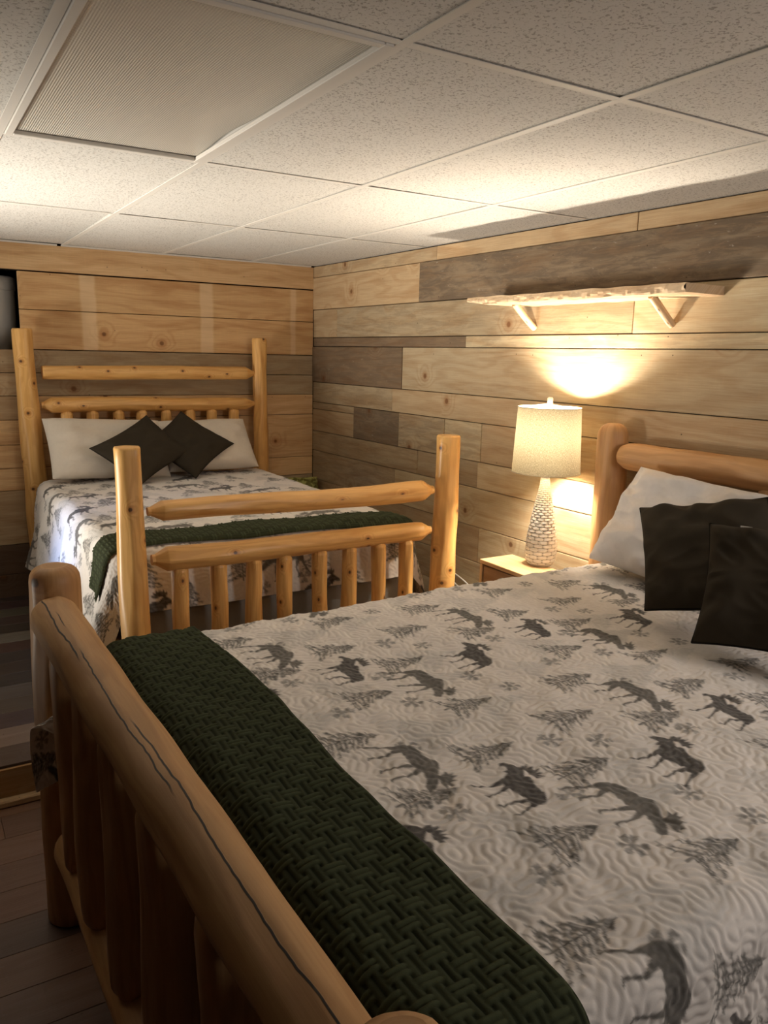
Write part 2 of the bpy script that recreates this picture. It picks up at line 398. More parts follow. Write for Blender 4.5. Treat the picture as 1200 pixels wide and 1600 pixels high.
mb.box((XL, -2.285, 0.0), (-2.125, -2.239, 0.029), .006, 0, (0.50, 0.37, 0.22), 0)
tag(mb.build('trim_1', [BOARD]), kind='structure', label='pale pine riser board and moulding of the floor step')

# ceiling: tiles in a T-bar grid
TILE = M('fissured_ceiling_tile', 0.95, 0.1)
o = TILE.obj()
n1 = TILE.noise(o, 125.0, 2.0, 0.5, 0.8); v1 = TILE.voro(o, 150.0, 1.0)
n2 = TILE.noise(o, 14.0, 2.0, 0.5)
pits = TILE.ramp(TILE.math('ADD', n1, TILE.math('MULTIPLY', n2, 0.08)), 0.612, 0.665)
pin = TILE.ramp(v1.outputs['Distance'], 0.10, 0.2, 0.35, 0.0)
pm = TILE.math('MAXIMUM', pits, pin)
TILE.color(TILE.mix(TILE.math('MULTIPLY', pm, 0.62), (0.65, 0.62, 0.57), (0.25, 0.22, 0.185)))
TILE.bump(TILE.math('SUBTRACT', 1.0, pm), 0.5, 0.002)
GRID = M('white_painted_steel', 0.5, 0.3, (0.68, 0.64, 0.58)).m
X3, S1, Y0, S2 = -0.469, 0.610, -1.375, 1.2388
xl = [X3-S1*i for i in range(0, 9)]           # T-bar lines running along the room
yl = [Y0-S2*i for i in range(0, 5)]
def wx(y): return -0.02629*y
mb = MB()
xs = [0.22]+xl; ys = [-0.0]+yl+[-7.2]
hole = (xl[3], xl[2], yl[2], yl[1])            # troffer opening
for i in range(len(xs)-1):
    for j in range(len(ys)-1):
        x1, x0 = xs[i], max(xs[i+1], XL); y1, y0 = ys[j], ys[j+1]
        if abs(x0-hole[0]) < .01 and abs(y0-hole[2]) < .01: continue
        dz = random.uniform(0, .0015)
        if i == 0: x1 = wx(y0)+.05
        # each tile sits a little unevenly on the grid
        tl = [random.uniform(0, .0025) for _ in range(4)]
        if (i, j) in ((3, 0),): tl = [.004, .014, .004, 0]
        if (i, j) in ((2, 0),): tl = [0, .006, .0, 0]
        a = [(x0+.004, y0+.004, H+.004+tl[0]), (x0+.004, y1-.004, H+.004+tl[3]), (x1-.004, y1-.004, H+.004+tl[2]), (x1-.004, y0+.004, H+.004+tl[1])]
        mb.poly(a, smooth=False)
        b = [(p[0], p[1], H+.03) for p in a]; mb.poly(b[::-1])
        for q in range(4): mb.poly([a[q], b[q], b[(q+1) % 4], a[(q+1) % 4]])
mb.box((XL-.1, -7.3, H+.075), (hole[0]-.001, .14, H+.12), 0, 1); mb.box((hole[1]+.001, -7.3, H+.075), (.35, .14, H+.12), 0, 1)
mb.box((hole[0], hole[3]+.001, H+.075), (hole[1], .14, H+.12), 0, 1); mb.box((hole[0], -7.3, H+.075), (hole[1], hole[2]-.001, H+.12), 0, 1)
ceil = mb.build('ceiling', [TILE.m, GAP]); tag(ceil, kind='structure', label='suspended ceiling of white fissured tiles')
mb = MB()
def tbar(lo, hi):
    mb.box(lo, hi, .0004)
for x in xl:
    if x > XL: tbar((x-.012, -7.19, H+.0012), (x+.012, -.02, H+.0035))
for y in yl:
    c = [0.1]+[x for x in xl if x > XL]+[XL]
    for a, b in zip(c[:-1], c[1:]):
        xa = a-.0125 if a < 0 else wx(y)-.02
        tbar((max(b, XL)+.0125, y-.012, H+.0015), (xa, y+.012, H+.0032))
for x0, x1 in ((XL+.01, -1.725), (-1.70, -.03)):
    mb.box((x0, -.026, H-.006), (x1, -.001, H+.003), .0005)
tag(mb.build('trim_2', GRID), kind='structure', label='white T-bar ceiling grid with wall angle')

# ================================================================ CEILING LIGHT (troffer, off)
hx0, hx1, hy0, hy1 = hole
t = empty('ceiling_light', ((hx0+hx1)/2, (hy0+hy1)/2, H), 'long recessed ceiling light with ribbed plastic lens, switched off', 'ceiling light')
mb = MB()
f = .0135; wd = .022
for lo, hi in (((hx0+f, hy0+f), (hx0+f+wd, hy1-f)), ((hx1-f-wd, hy0+f), (hx1-f, hy1-f)), ((hx0+f+wd, hy0+f), (hx1-f-wd, hy0+f+wd)), ((hx0+f+wd, hy1-f-wd), (hx1-f-wd, hy1-f))):
    mb.box((lo[0], lo[1], H-.003), (hi[0], hi[1], H+.010), .002)
mb.build('frame', GRID, t)
mb = MB()
for lo, hi in (((hx0+.014, hy0+.014, H+.011), (hx0+.016, hy1-.014, H+.115)), ((hx1-.016, hy0+.014, H+.011), (hx1-.014, hy1-.014, H+.115)), ((hx0+.014, hy0+.014, H+.011), (hx1-.014, hy0+.016, H+.115)), ((hx0+.014, hy1-.016, H+.011), (hx1-.014, hy1-.014, H+.115)), ((hx0+.014, hy0+.014, H+.112), (hx1-.014, hy1-.014, H+.116))):
    mb.box(lo, hi)
mb.build('housing', GRID, t)
LENS = M('prismatic_lens', 0.2, 0.5, (0.50, 0.47, 0.41))
U, V = LENS.uv()
s1 = LENS.math('SINE', LENS.math('MULTIPLY', LENS.math('ADD', U, V), 2*math.pi/.012)); s2 = LENS.math('SINE', LENS.math('MULTIPLY', LENS.math('SUBTRACT', U, V), 2*math.pi/.012))
hh = LENS.math('MULTIPLY', s1, s2)
LENS.color(LENS.mix(LENS.ramp(hh, -0.4, 0.5, 0.5, 0.0), (0.74, 0.69, 0.60), (0.50, 0.46, 0.39)))
LENS.bump(hh, 0.5, 0.003)
n_ = 60
a = np.linspace(hx0+.034, hx1-.034, n_)[:, None]*np.ones((1, 100)); b = np.ones((n_, 1))*np.linspace(hy0+.034, hy1-.034, 100)[None]
sag = .010*np.exp(-(((a-hx1)/.12)**2+((b-(hy1-.32))/.16)**2))+.003*np.sin((a-hx0)/(hx1-hx0)*math.pi)*np.sin((b-hy0)/(hy1-hy0)*math.pi)
P = np.stack([a, b, H+.010+sag], -1)
gridmesh('lens', P, LENS.m, t, uv=np.stack([a, b], -1))

# duct in the recess
DUCT = M('galvanised_metal', 0.45, 0.5, (0.62, 0.61, 0.58)); DUCT.b.inputs['Metallic'].default_value = 0.2
dk = empty('air_duct', (-2.3, .28, 1.68), 'white-grey metal duct in the dark wall opening left of the far bed', 'duct')
def lathe(name, prof, n, mat, parent, c, smooth=True, ell=1.0):
    th = np.linspace(0, 2*np.pi, n+1); pr = np.array(prof, float)
    P = np.stack([c[0]+pr[:, 0:1]*np.cos(th), c[1]+pr[:, 0:1]*np.sin(th)*ell, c[2]+pr[:, 1:2]+0*th], -1)
    return gridmesh(name, P, mat, parent, flip=True)
lathe('pipe', [(0, 0), (.32, 0), (.32, .355), (.32, .356)], 64, DUCT.m, dk, (-2.27, .200, 1.685), ell=.5)
lathe('cap', [(.32, .352), (.326, .354), (.326, .425), (.31, .435), (0, .437)], 64, DUCT.m, dk, (-2.27, .200, 1.69), ell=.5)

# ================================================================ LOGS
def log(name, P0, P1, r0, r1, mat, parent, e0='flat', e1='flat', seed=1, facet=0.95, bend=0.004, N=40, lump=0.02, rings=None):
    rs = np.random.RandomState(seed)
    P0 = np.array(P0, float); P1 = np.array(P1, float); Ln = np.linalg.norm(P1-P0); ax = (P1-P0)/Ln
    ref = np.array([0, 0, 1.0]) if abs(ax[2]) < .8 else np.array([0, 1.0, 0])
    a = np.cross(ax, ref); a /= np.linalg.norm(a); b = np.cross(ax, a)
    def ends(kind, r):
        if kind == 'flat': return [(0.0, .90), (.004, .965), (.010, 1.0)]
        if kind == 'round': return [(0.0, .55), (.006, .74), (.015, .88), (.028, .97), (.045, 1.0)]
        if kind == 'dome': return [(0.0, .40), (.006, .62), (.016, .80), (.032, .93), (.055, 1.0)]
        if kind == 'tenon': return [(0.0, .42), (.012, .44), (.056, .97), (.060, 1.0)]
        if kind == 'chamfer': return [(0.0, .62), (.018, .95), (.024, 1.0)]
    E0 = ends(e0, r0); E1 = ends(e1, r1)
    M_ = rings or max(8, int(Ln/.03))
    body = np.linspace(E0[-1][0], Ln-E1[-1][0], M_)[1:-1]
    ss = [d for d, _ in E0]+list(body)+[Ln-d for d, _ in E1[::-1]]
    kk = [k for _, k in E0]+[1.0]*len(body)+[k for _, k in E1[::-1]]
    ss = np.array(ss); kk = np.array(kk); tt = ss/Ln
    th = np.linspace(0, 2*np.pi, N+1)
    R = np.ones((len(ss), N+1))*(r0+(r1-r0)*tt)[:, None]
    nf = rs.randint(6, 9); t0 = rs.uniform(0, 6.28)
    for k in range(nf):
        tk = t0+2*np.pi*k/nf+rs.uniform(-.25, .25)+.3*np.sin(tt*rs.uniform(2, 7)+rs.uniform(0, 6))
        ck = facet+.05*np.sin(tt*Ln*rs.uniform(4, 11)+rs.uniform(0, 6))
        cs = np.cos(th[None]-tk[:, None])
        lim = np.where(cs > .2, ck[:, None]/np.maximum(cs, .2), 9)
        R = np.minimum(R, lim*(r0+(r1-r0)*tt)[:, None])
    nz = wnoise(seed+50, 1.0, 6)
    R *= 1+lump*nz(tt[:, None]*Ln*3.0+np.cos(th)[None]*.3, np.sin(th)[None]*.3+seed)
    R *= kk[:, None]
    bx = bend*np.sin(tt*np.pi)*np.sin(rs.uniform(0, 6)+tt*rs.uniform(1, 5)); by = bend*np.sin(tt*np.pi)*np.sin(rs.uniform(0, 6)+tt*rs.uniform(1, 5))
    Pc = P0+ax*ss[:, None]+a*bx[:, None]+b*by[:, None]
    P = Pc[:, None]+R[:, :, None]*(np.cos(th)[None, :, None]*a+np.sin(th)[None, :, None]*b)
    # close the ends
    c0 = np.repeat(Pc[0:1, None], N+1, 1); c1 = np.repeat(Pc[-1:, None], N+1, 1)
    P = np.concatenate([c0, P, c1], 0)
    u = np.concatenate([[ss[0]-.02], ss, [ss[-1]+.02]])[:, None]+0*th[None]; v = th[None]/(2*np.pi)*2*np.pi*.055+0*u
    if mat is not PINE_RAIL:
        u = u+seed*3.7; v = v+seed*1.3
    ob = gridmesh(name, P, mat, parent, uv=np.stack([u, v], -1))
    # growth rings on the sawn ends
    ul = ob.data.uv_layers[0].data; cu = np.zeros(len(ul)*2, np.float32); ul.foreach_get('uv', cu); cu = cu.reshape(-1, N, 4, 2)
    for row, cl, rr_ in ((0, (0, 3), r0), (-1, (1, 2), r1)):
        cu[row, :, :, 0] = seed*3.7; cu[row, :, :, 1] = rr_*1.1+seed
        for q_ in cl: cu[row, :, q_, 1] = seed
    ul.foreach_set('uv', cu.ravel())
    sm = np.ones(len(ob.data.polygons), bool).reshape(-1, N)
    sm[0] = False; sm[-1] = False
    if e0 in ('tenon', 'chamfer'): sm[1:4] = False
    if e1 in ('tenon', 'chamfer'): sm[-4:-1] = False
    ob.data.polygons.foreach_set('use_smooth', sm.ravel())
    return ob

# ---------------------------------------------------------------- far bed (headboard on the back wall)
fb = empty('log_bed', (-1.19, -1.2, PZ), 'orange cedar log bed with eight short balusters, against the back wall', 'bed', 'log beds')
log('headboard_post', (-1.925, -.098, PZ), (-1.957, -.098, 1.815), .072, .058, CEDAR, fb, 'flat', 'flat', 11)
log('headboard_post', (-.445, -.098, PZ), (-.460, -.098, 1.802), .058, .050, CEDAR, fb, 'flat', 'flat', 12, facet=.92)
log('headboard_rail', (-1.862, -.098, 1.561), (-.505, -.098, 1.563), .043, .046, CEDAR, fb, 'flat', 'tenon', 13, facet=.96)
log('headboard_rail', (-1.878, -.098, 1.362), (-.505, -.098, 1.358), .047, .043, CEDAR, fb, 'tenon', 'tenon', 14, facet=.96)
for i, x in enumerate([-1.734, -1.582, -1.422, -1.275, -1.118, -.960, -.809, -.654]):
    log('headboard_baluster', (x, -.098, .62), (x, -.098, 1.328), .037, .037, CEDAR, fb, 'round', 'chamfer', 20+i, facet=.9, bend=.003, N=28)
log('headboard_rail', (-1.878, -.098, .58), (-.505, -.098, .58), .045, .045, CEDAR, fb, 'tenon', 'tenon', 15)
log('footboard_post', (-1.882, -2.30, PZ-.0), (-1.897, -2.30, 1.350), .060, .053, CEDAR, fb, 'flat', 'flat', 16, facet=.93)
log('footboard_post', (-.434, -2.30, PZ-.0), (-.418, -2.30, 1.346), .064, .058, CEDAR, fb, 'flat', 'flat', 17, facet=.93)
log('footboard_rail', (-1.830, -2.30, 1.098), (-.502, -2.30, 1.092), .041, .050, CEDAR, fb, 'tenon', 'tenon', 18, facet=.95, bend=.006)
log('footboard_rail', (-1.820, -2.30, .905), (-.508, -2.30, .901), .049, .045, CEDAR, fb, 'tenon', 'tenon', 19, facet=.95, bend=.006)
for i, x in enumerate([-1.708, -1.549, -1.398, -1.255, -1.090, -.943, -.788, -.638]):
    log('footboard_baluster', (x, -2.30, .545), (x+.003*(i % 3-1), -2.30, .872), .034+.002*(i % 3), .035, CEDAR, fb, 'chamfer', 'chamfer', 30+i, facet=.93, bend=.002, N=28)
log('footboard_rail', (-1.835, -2.30, .50), (-.50, -2.30, .50), .043, .043, CEDAR, fb, 'tenon', 'tenon', 40)
log('side_rail', (-1.905, -2.25, .46), (-1.920, -.16, .46), .042, .042, CEDAR, fb, 'round', 'round', 41)
log('side_rail', (-.455, -2.25, .46), (-.455, -.15, .46), .042, .042, CEDAR, fb, 'round', 'round', 42)

# ---------------------------------------------------------------- near bed (headboard on the right wall)
BO = np.array([-.020, -2.940, 0.0]); BU = np.array([-.99965, -.02629, 0]); BV = np.array([.02629, -.99965, 0])
def bl(u, v, z): return BO+BU*u+BV*v+np.array([0, 0, z])
QW = 1.80
nb = empty('log_bed', tuple(bl(1.1, .85, 0)), 'brown pine log bed nearest the camera, thick round footboard rail in front', 'bed', 'log beds')
log('headboard_post', bl(0, 0, 0), bl(0, 0, 1.445), .070, .066, PINE, nb, 'flat', 'dome', 51, facet=.95)
log('headboard_post', bl(0, QW, 0), bl(0, QW, 1.445), .070, .066, PINE, nb, 'flat', 'dome', 52)
log('headboard_rail', bl(0.006, .055, 1.316), bl(0.006, QW-.06, 1.318), .056, .060, PINE, nb, 'dome', 'dome', 53, facet=.985)
log('headboard_rail', bl(0, .05, .70), bl(0, QW-.05, .70), .055, .055, PINE, nb, 'dome', 'dome', 54)
for i in range(6):
    log('headboard_spindle', bl(0, .22+.256*i, .735), bl(0, .22+.256*i, 1.285), .045, .045, PINE, nb, 'round', 'round', 60+i)
FX = 2.258
log('footboard_post', bl(FX, 0, 0), bl(FX-.002, 0, 1.106), .072, .070, PINE, nb, 'flat', 'round', 71, facet=.97)
log('footboard_post', bl(FX-.01, 1.755, 0), bl(FX-.012, 1.755, 1.02), .068, .066, PINE, nb, 'flat', 'round', 72)
log('footboard_rail', bl(FX+.020, .055, .986), bl(FX+.012, QW-.05, .930), .064, .052, PINE_RAIL, nb, 'dome', 'dome', 73, facet=.99, bend=.0, N=64, lump=.022)
log('footboard_rail', bl(FX+.005, .06, .285), bl(FX, QW-.05, .285), .058, .055, PINE, nb, 'dome', 'dome', 74, facet=.98)
for i, v in enumerate([.255, .50, .755, 1.04, 1.34]):
    log('footboard_spindle', bl(FX+.010, v, .315), bl(FX+.012, v, .955-.03*i/4), .054+.004*(i % 2), .054, PINE, nb, 'round', 'round', 80+i, facet=.96)
log('side_rail', bl(.05, .02, .42), bl(FX-.05, .02, .42), .05, .05, PINE, nb, 'round', 'round', 90)
log('side_rail', bl(.05, QW, .42), bl(FX-.05, QW+.05, .42), .05, .05, PINE, nb, 'round', 'round', 91)

# ================================================================ PRINT (moose, trees, snowflakes)
TU, TV = 0.655, 0.660
RES = 0.00125
NU, NV = int(round(TU/RES)), int(round(TV/RES))
img = np.zeros((NU, NV, 3)); img[:] = (0.76, 0.71, 0.66)
gu, gv = np.meshgrid(np.arange(NU)*TU/NU, np.arange(NV)*TV/NV, indexing='ij')
def wrapd(d, p): return (d+p/2) % p-p/2
def pip(px, py, poly):
    ins = np.zeros(px.shape, bool); n = len(poly)
    for i in range(n):
        x0, y0 = poly[i]; x1, y1 = poly[(i+1) % n]
        c = ((y0 > py) != (y1 > py)) & (px < (x1-x0)*(py-y0)/((y1-y0) if y1 != y0 else 1e-9)+x0)
        ins ^= c
    return ins
def stamp(u0, v0, size, flip, polys, segs, col, alpha=1.0, tex=0.0, seed=0, tilt=0.0):
    """motif coords: x forward, y up. up = towards the head of the bed (-u), forward = v*flip"""
    du = wrapd(gu-u0, TU); dv = wrapd(gv-v0, TV)
    ct, st_ = math.cos(tilt), math.sin(tilt)
    x = (dv*flip*ct+(-du)*st_)/size; y = (-(dv*flip)*st_+(-du)*ct)/size
    k = np.zeros(gu.shape)
    box = (abs(x) < 1.1) & (abs(y) < 1.1)
    xs_, ys_ = x[box], y[box]; m = np.zeros(xs_.shape)
    px = RES/size
    for ox, oy in ((-.25, -.25), (.25, -.25), (-.25, .25), (.25, .25)):
        ins = np.zeros(xs_.shape, bool)
        for p in polys: ins |= pip(xs_+ox*px, ys_+oy*px, p)
        m += ins/4
    for (ax_, ay, bx_, by_, w0, w1) in segs:
        vx, vy = bx_-ax_, by_-ay; L2 = vx*vx+vy*vy+1e-12
        t = np.clip(((xs_-ax_)*vx+(ys_-ay)*vy)/L2, 0, 1)
        d = np.hypot(xs_-ax_-t*vx, ys_-ay-t*vy); ww = w0+(w1-w0)*t
        m = np.maximum(m, np.clip((ww-d)/px+.5, 0, 1))
    k[box] = m
    if tex:
        nz = wnoise(seed, 60, 14)(gu, gv); k = k*np.clip(1-tex*(nz > .2), 0, 1)
    k = (k*alpha)[..., None]
    img[:] = img*(1-k)+np.array(col)*k
BODY_B = [(-.42, .16), (-.30, .23), (-.10, .25), (.06, .34), (.17, .31), (.25, .38), (.30, .43), (.38, .42), (.47, .33), (.55, .28), (.57, .21), (.51, .18), (.43, .22), (.38, .20), (.36, .10), (.31, .14), (.25, .02), (.20, -.08), (.05, -.08), (-.15, -.06), (-.26, -.02), (-.38, -.10), (-.46, -.02), (-.46, .10)]
LEG_B = [(.20, 0, .19, -.26, .055, .022), (.19, -.26, .24, -.48, .02, .018), (.24, -.48, .29, -.49, .02, .015),
         (.08, -.02, .02, -.24, .05, .02), (.02, -.24, -.04, -.46, .018, .016), (-.04, -.46, .01, -.48, .018, .014),
         (-.32, .0, -.24, -.22, .065, .024), (-.24, -.22, -.30, -.46, .02, .018), (-.30, -.46, -.25, -.49, .018, .014),
         (-.40, .04, -.46, -.20, .06, .024), (-.46, -.20, -.55, -.42, .02, .016), (-.55, -.42, -.51, -.45, .018, .014)]
ANT_B = [(.31, .42), (.24, .44), (.14, .40), (.04, .42), (.0, .50), (.08, .485), (.04, .58), (.13, .52), (.13, .63), (.19, .54), (.22, .65), (.26, .54), (.32, .63), (.33, .52), (.40, .57), (.39, .47), (.36, .42)]
BODY_A = [(-.46, .10), (-.40, .21), (-.25, .26), (-.05, .25), (.10, .31), (.24, .24), (.36, .13), (.46, .07), (.56, -.02), (.64, -.12), (.62, -.18), (.54, -.19), (.44, -.10), (.36, -.06), (.27, -.02), (.22, -.06), (.05, -.05), (-.15, -.02), (-.28, .0), (-.38, -.06), (-.46, .0)]
LEG_A = [(.20, .0, .26, -.22, .055, .022), (.26, -.22, .24, -.46, .02, .018), (.24, -.46, .29, -.48, .02, .015),
         (.10, -.02, .04, -.24, .05, .02), (.04, -.24, -.02, -.44, .018, .018), (-.02, -.44, .03, -.47, .02, .015),
         (-.33, .02, -.26, -.20, .06, .024), (-.26, -.20, -.33, -.42, .02, .018), (-.33, -.42, -.28, -.46, .02, .014),
         (-.41, .06, -.47, -.16, .06, .024), (-.47, -.16, -.60, -.36, .02, .018), (-.60, -.36, -.60, -.42, .022, .016)]
ANT_A = [(.42, .08), (.40, .18), (.34, .24), (.42, .23), (.42, .32), (.48, .24), (.52, .30), (.54, .20), (.62, .22), (.60, .13), (.70, .12), (.64, .06), (.72, .02), (.62, .01), (.54, .03)]
def tree(seed, wdt=.40, hgt=1.0):
    r = random.Random(seed); S = [(0, -.5, 0, .45, .016, .008)]
    for i in range(15):
        y_ = -.42+.86*i/15+r.uniform(-.015, .015); ww = wdt*(1-(y_+.42)/.92)+.03
        for sd in (-1, 1):
            l = ww*r.uniform(.65, 1.1); dy = -.10*r.uniform(.3, 1.3)
            S.append((0, y_+.03, sd*l, y_+dy, .016, .009))
            for q in range(3):
                f = r.uniform(.2, 1.0); S.append((sd*l*f, y_+dy*f, sd*l*f+sd*r.uniform(.0, .07), y_+dy*f-r.uniform(.02, .075), .013, .006))
    return S
def flake(seed):
    r = random.Random(seed); S = []
    for k in range(6):
        a_ = k*math.pi/3+r.uniform(-.22, .22); c, s = math.cos(a_), math.sin(a_)
        S.append((0, 0, .42*c, .42*s, .055, .045))
        for f in (.45, .72):
            for d in (-.6, .6):
                S.append((.42*f*c, .42*f*s, .42*f*c+.16*math.cos(a_+d), .42*f*s+.16*math.sin(a_+d), .048, .036))
    return S
PALEC = (0.54, 0.525, 0.50)
for i, (u, v, s) in enumerate([(1.73, .74, .17), (1.66, 1.02, .20), (1.40, .66, .17), (1.44, .98, .16), (1.45, .78, .14), (1.86, .86, .13)]):
    stamp(u, v, s, 1, [[(-.45, -.4), (.45, -.4), (.30, -.05), (.22, -.05), (.0, .5), (-.22, -.02), (-.3, -.05)]], [], PALEC, .38, .35, 200+i)
    stamp(u, v, s, 1, [], tree(90+i, .48), PALEC, .4)
for i, (u, v) in enumerate([(1.356, .468), (1.619, .49), (1.496, .642), (1.835, .576), (1.694, .80), (1.509, .948), (1.850, .975)]):
    stamp(u, v, .150, 1, [], tree(i+1), (0.095, 0.092, 0.083), .95, .22, 300+i)
for i, (u, v) in enumerate([(1.625, .87), (1.806, .854), (1.759, 1.05), (1.36, .92), (1.396, .81), (1.389, .58), (1.476, .52), (1.83, .645), (1.60, .70)]):
    stamp(u, v, .062, 1, [], flake(i+7), (0.17, 0.165, 0.155), .8, .3, 400+i)
AC = (0.120, 0.112, 0.099); BC = (0.062, 0.056, 0.052)
stamp(1.79, .452, .165, -1*-1, [BODY_A, ANT_A], LEG_A, AC, .97, .08, 500)
stamp(1.525, .775, .165, 1, [BODY_A, ANT_A], LEG_A, AC, .97, .08, 501)
stamp(1.672, .628, .150, -1, [BODY_B, ANT_B], LEG_B, BC, .97, .08, 502)
stamp(1.316, .710, .150, -1, [BODY_B, ANT_B], LEG_B, BC, .97, .08, 503)
# soften to thread scale
F = np.fft.fft2(img, axes=(0, 1)); fu = np.fft.fftfreq(NU, TU/NU)[:, None]; fv = np.fft.fftfreq(NV, TV/NV)[None]
img = np.real(np.fft.ifft2(F*np.exp(-2*(np.pi*0.0009)**2*(fu**2+fv**2))[..., None], axes=(0, 1)))
# stitched meander: zero contours of band-limited noise
rs = np.random.RandomState(3); wn = np.fft.fft2(rs.randn(NU, NV)); fr = np.sqrt(fu**2+fv**2); f0 = 1/.036
bp = np.real(np.fft.ifft2(wn*np.exp(-((fr-f0)/(f0*.30))**2))); bp /= bp.std()
gx, gy = np.gradient(bp, RES); dist = np.abs(bp)/np.maximum(np.hypot(gx, gy), .25/.040)
stitch = 1-np.exp(-(dist/.0042)**1.3)
F = np.fft.fft2(stitch); stitch = np.real(np.fft.ifft2(F*np.exp(-2*(np.pi*0.0011)**2*fr**2)))
def sample(tile, u, v):
    fu_ = (u % TU)/TU*NU; fv_ = (v % TV)/TV*NV
    i0 = np.floor(fu_).astype(int); j0 = np.floor(fv_).astype(int); a = fu_-i0; b = fv_-j0
    if tile.ndim == 3: a = a[..., None]; b = b[..., None]
    i1, j1 = (i0+1) % NU, (j0+1) % NV; i0 %= NU; j0 %= NV
    return tile[i0, j0]*(1-a)*(1-b)+tile[i1, j0]*a*(1-b)+tile[i0, j1]*(1-a)*b+tile[i1, j1]*a*b

# ================================================================ CLOTH
def arc(d, r, flare):
    a = d/r; q = d-r*math.pi/2
    ca, sa = math.sqrt(1-flare**2), flare
    h = np.where(a < math.pi/2, r*np.sin(np.minimum(a, math.pi/2)), r+q*sa)
    p = np.where(a < math.pi/2, r*(1-np.cos(np.minimum(a, math.pi/2))), r+q*ca)
    return h, p
def drape(s, t, s0, s1, t0, t1, zt, r=.06, flare=.10, fold=.0, lay=0.0, straight=None, seed=3, und=.004, fk=5.0):
    """fabric coordinates -> local (u,v,z) over a slab with rounded edges"""
    ds = np.maximum(s-s1, 0)-np.maximum(s0-s, 0); dt = np.maximum(t-t1, 0)-np.maximum(t0-t, 0)
    u = np.clip(s, s0, s1); v = np.clip(t, t0, t1)
    R = np.hypot(ds, dt); h, p = arc(R, r+lay, flare)
    Rn = np.maximum(R, 1e-9); cu, cv = ds/Rn, dt/Rn
    u1 = u+cu*h; v1 = v+cv*h; z1 = zt+lay-p
    if straight is not None:   # far side at the foot: the flap keeps hanging flat along the side
        wv = sstep(.0, .16, -dt)*(ds > 0)
        hs, ps = arc(np.abs(dt), r+lay, flare)
        u2 = u+ds*.56; v2 = v-hs-straight*sstep(-.25, .12, s-s1); z2 = zt+lay-ps-.25*ds
        u1 = u1*(1-wv)+u2*wv; v1 = v1*(1-wv)+v2*wv; z1 = z1*(1-wv)+z2*wv
    w0 = wnoise(seed, fk*.35, 7)
    f = fold*sstep(.06, .4, R)*w0(s*1.0, t*1.0)
    u1 = u1+cu*f; v1 = v1+cv*f
    nz = wnoise(seed+1, 1.6, 9)(s, t); nz2 = wnoise(seed+2, 6, 9)(s, t)
    z1 = z1+(und*nz+und*.3*nz2)*(1-sstep(0, .1, R))
    return np.stack([u1, v1, z1], -1)
def normals(P):
    a = np.gradient(P, axis=0); b = np.gradient(P, axis=1); n = np.cross(a, b); n /= np.maximum(np.linalg.norm(n, axis=-1, keepdims=True), 1e-9)
    return n
def place(P, O_, U_, V_):
    return O_+P[..., 0:1]*U_+P[..., 1:2]*V_+P[..., 2:3]*np.array([0, 0, 1.0])

# frames: far bed u towards the foot (-y), v across (towards -x side so that print reads upright)
FO = np.array([-1.19, -.10, 0.0]); FU = np.array([0, -1.0, 0]); FV = np.array([-1.0, 0, 0])

# near bed mattress + box spring
def slab(name, lo, hi, fr, mat, label, cat, r=.05, dark=False):
    """rounded mattress block"""
    lo = np.array(lo); hi = np.array(hi); c = (lo+hi)/2; hf = (hi-lo)/2
    n = 9; out = MB(); th = np.linspace(-1, 1, n)
    import itertools
    P = []
    O_, U_, V_ = fr
    m_ = 4
    def face(ax, sg):
        b, e = (ax+1) % 3, (ax+2) % 3
        N_ = 14
        g = np.concatenate([[-1], np.linspace(-1, 1, N_)[1:-1], [1]])
        A = np.zeros((N_, N_, 3))
        for i in range(N_):
            for j in range(N_):
                q = np.zeros(3); q[ax] = sg
                def mp(k, val):
                    # cluster samples in the rounded band
                    if k < 3: return -1+val*0
                    return val
                q[b] = g[i]; q[e] = g[j]
                A[i, j] = q
        return A
    import bmesh
    bm = bmesh.new(); bmesh.ops.create_cube(bm, size=2)
    for vv in bm.verts:
        q = c+np.array(vv.co)*hf; w_ = O_+U_*q[0]+V_*q[1]+np.array([0, 0, q[2]]); vv.co = w_
    bmesh.ops.recalc_face_normals(bm, faces=bm.faces[:])
    bmesh.ops.bevel(bm, geom=bm.edges[:], offset=r, segments=5, affect='EDGES', profile=.5)
    bmesh.ops.recalc_face_normals(bm, faces=bm.faces[:])
    me = bpy.data.meshes.new(name); bm.to_mesh(me); bm.free()
    me.polygons.foreach_set('use_smooth', np.ones(len(me.polygons), bool))
    ob = link(name, me, mat); tag(ob, label, cat); return ob
NF = (BO, BU, BV); FF = (FO, FU, FV)
slab('mattress', (.14, .21, .62), (2.08, QW-.15, .868), NF, LINEN, 'mattress of the near log bed, hidden under its quilt', 'mattress')
slab('box_spring', (.12, .20, .38), (2.09, QW-.15, .615), NF, SKIRT, 'box spring under the mattress of the near log bed', 'box spring', .03)
slab('mattress', (.12, -.615, .66), (1.99, .605, .902), FF, LINEN, 'mattress of the far log bed under its quilt', 'mattress')
slab('box_spring', (.12, -.66, .40), (2.06, .66, .652), FF, SKIRT, 'grey box spring showing below the quilt at the foot of the far bed', 'box spring', .03)

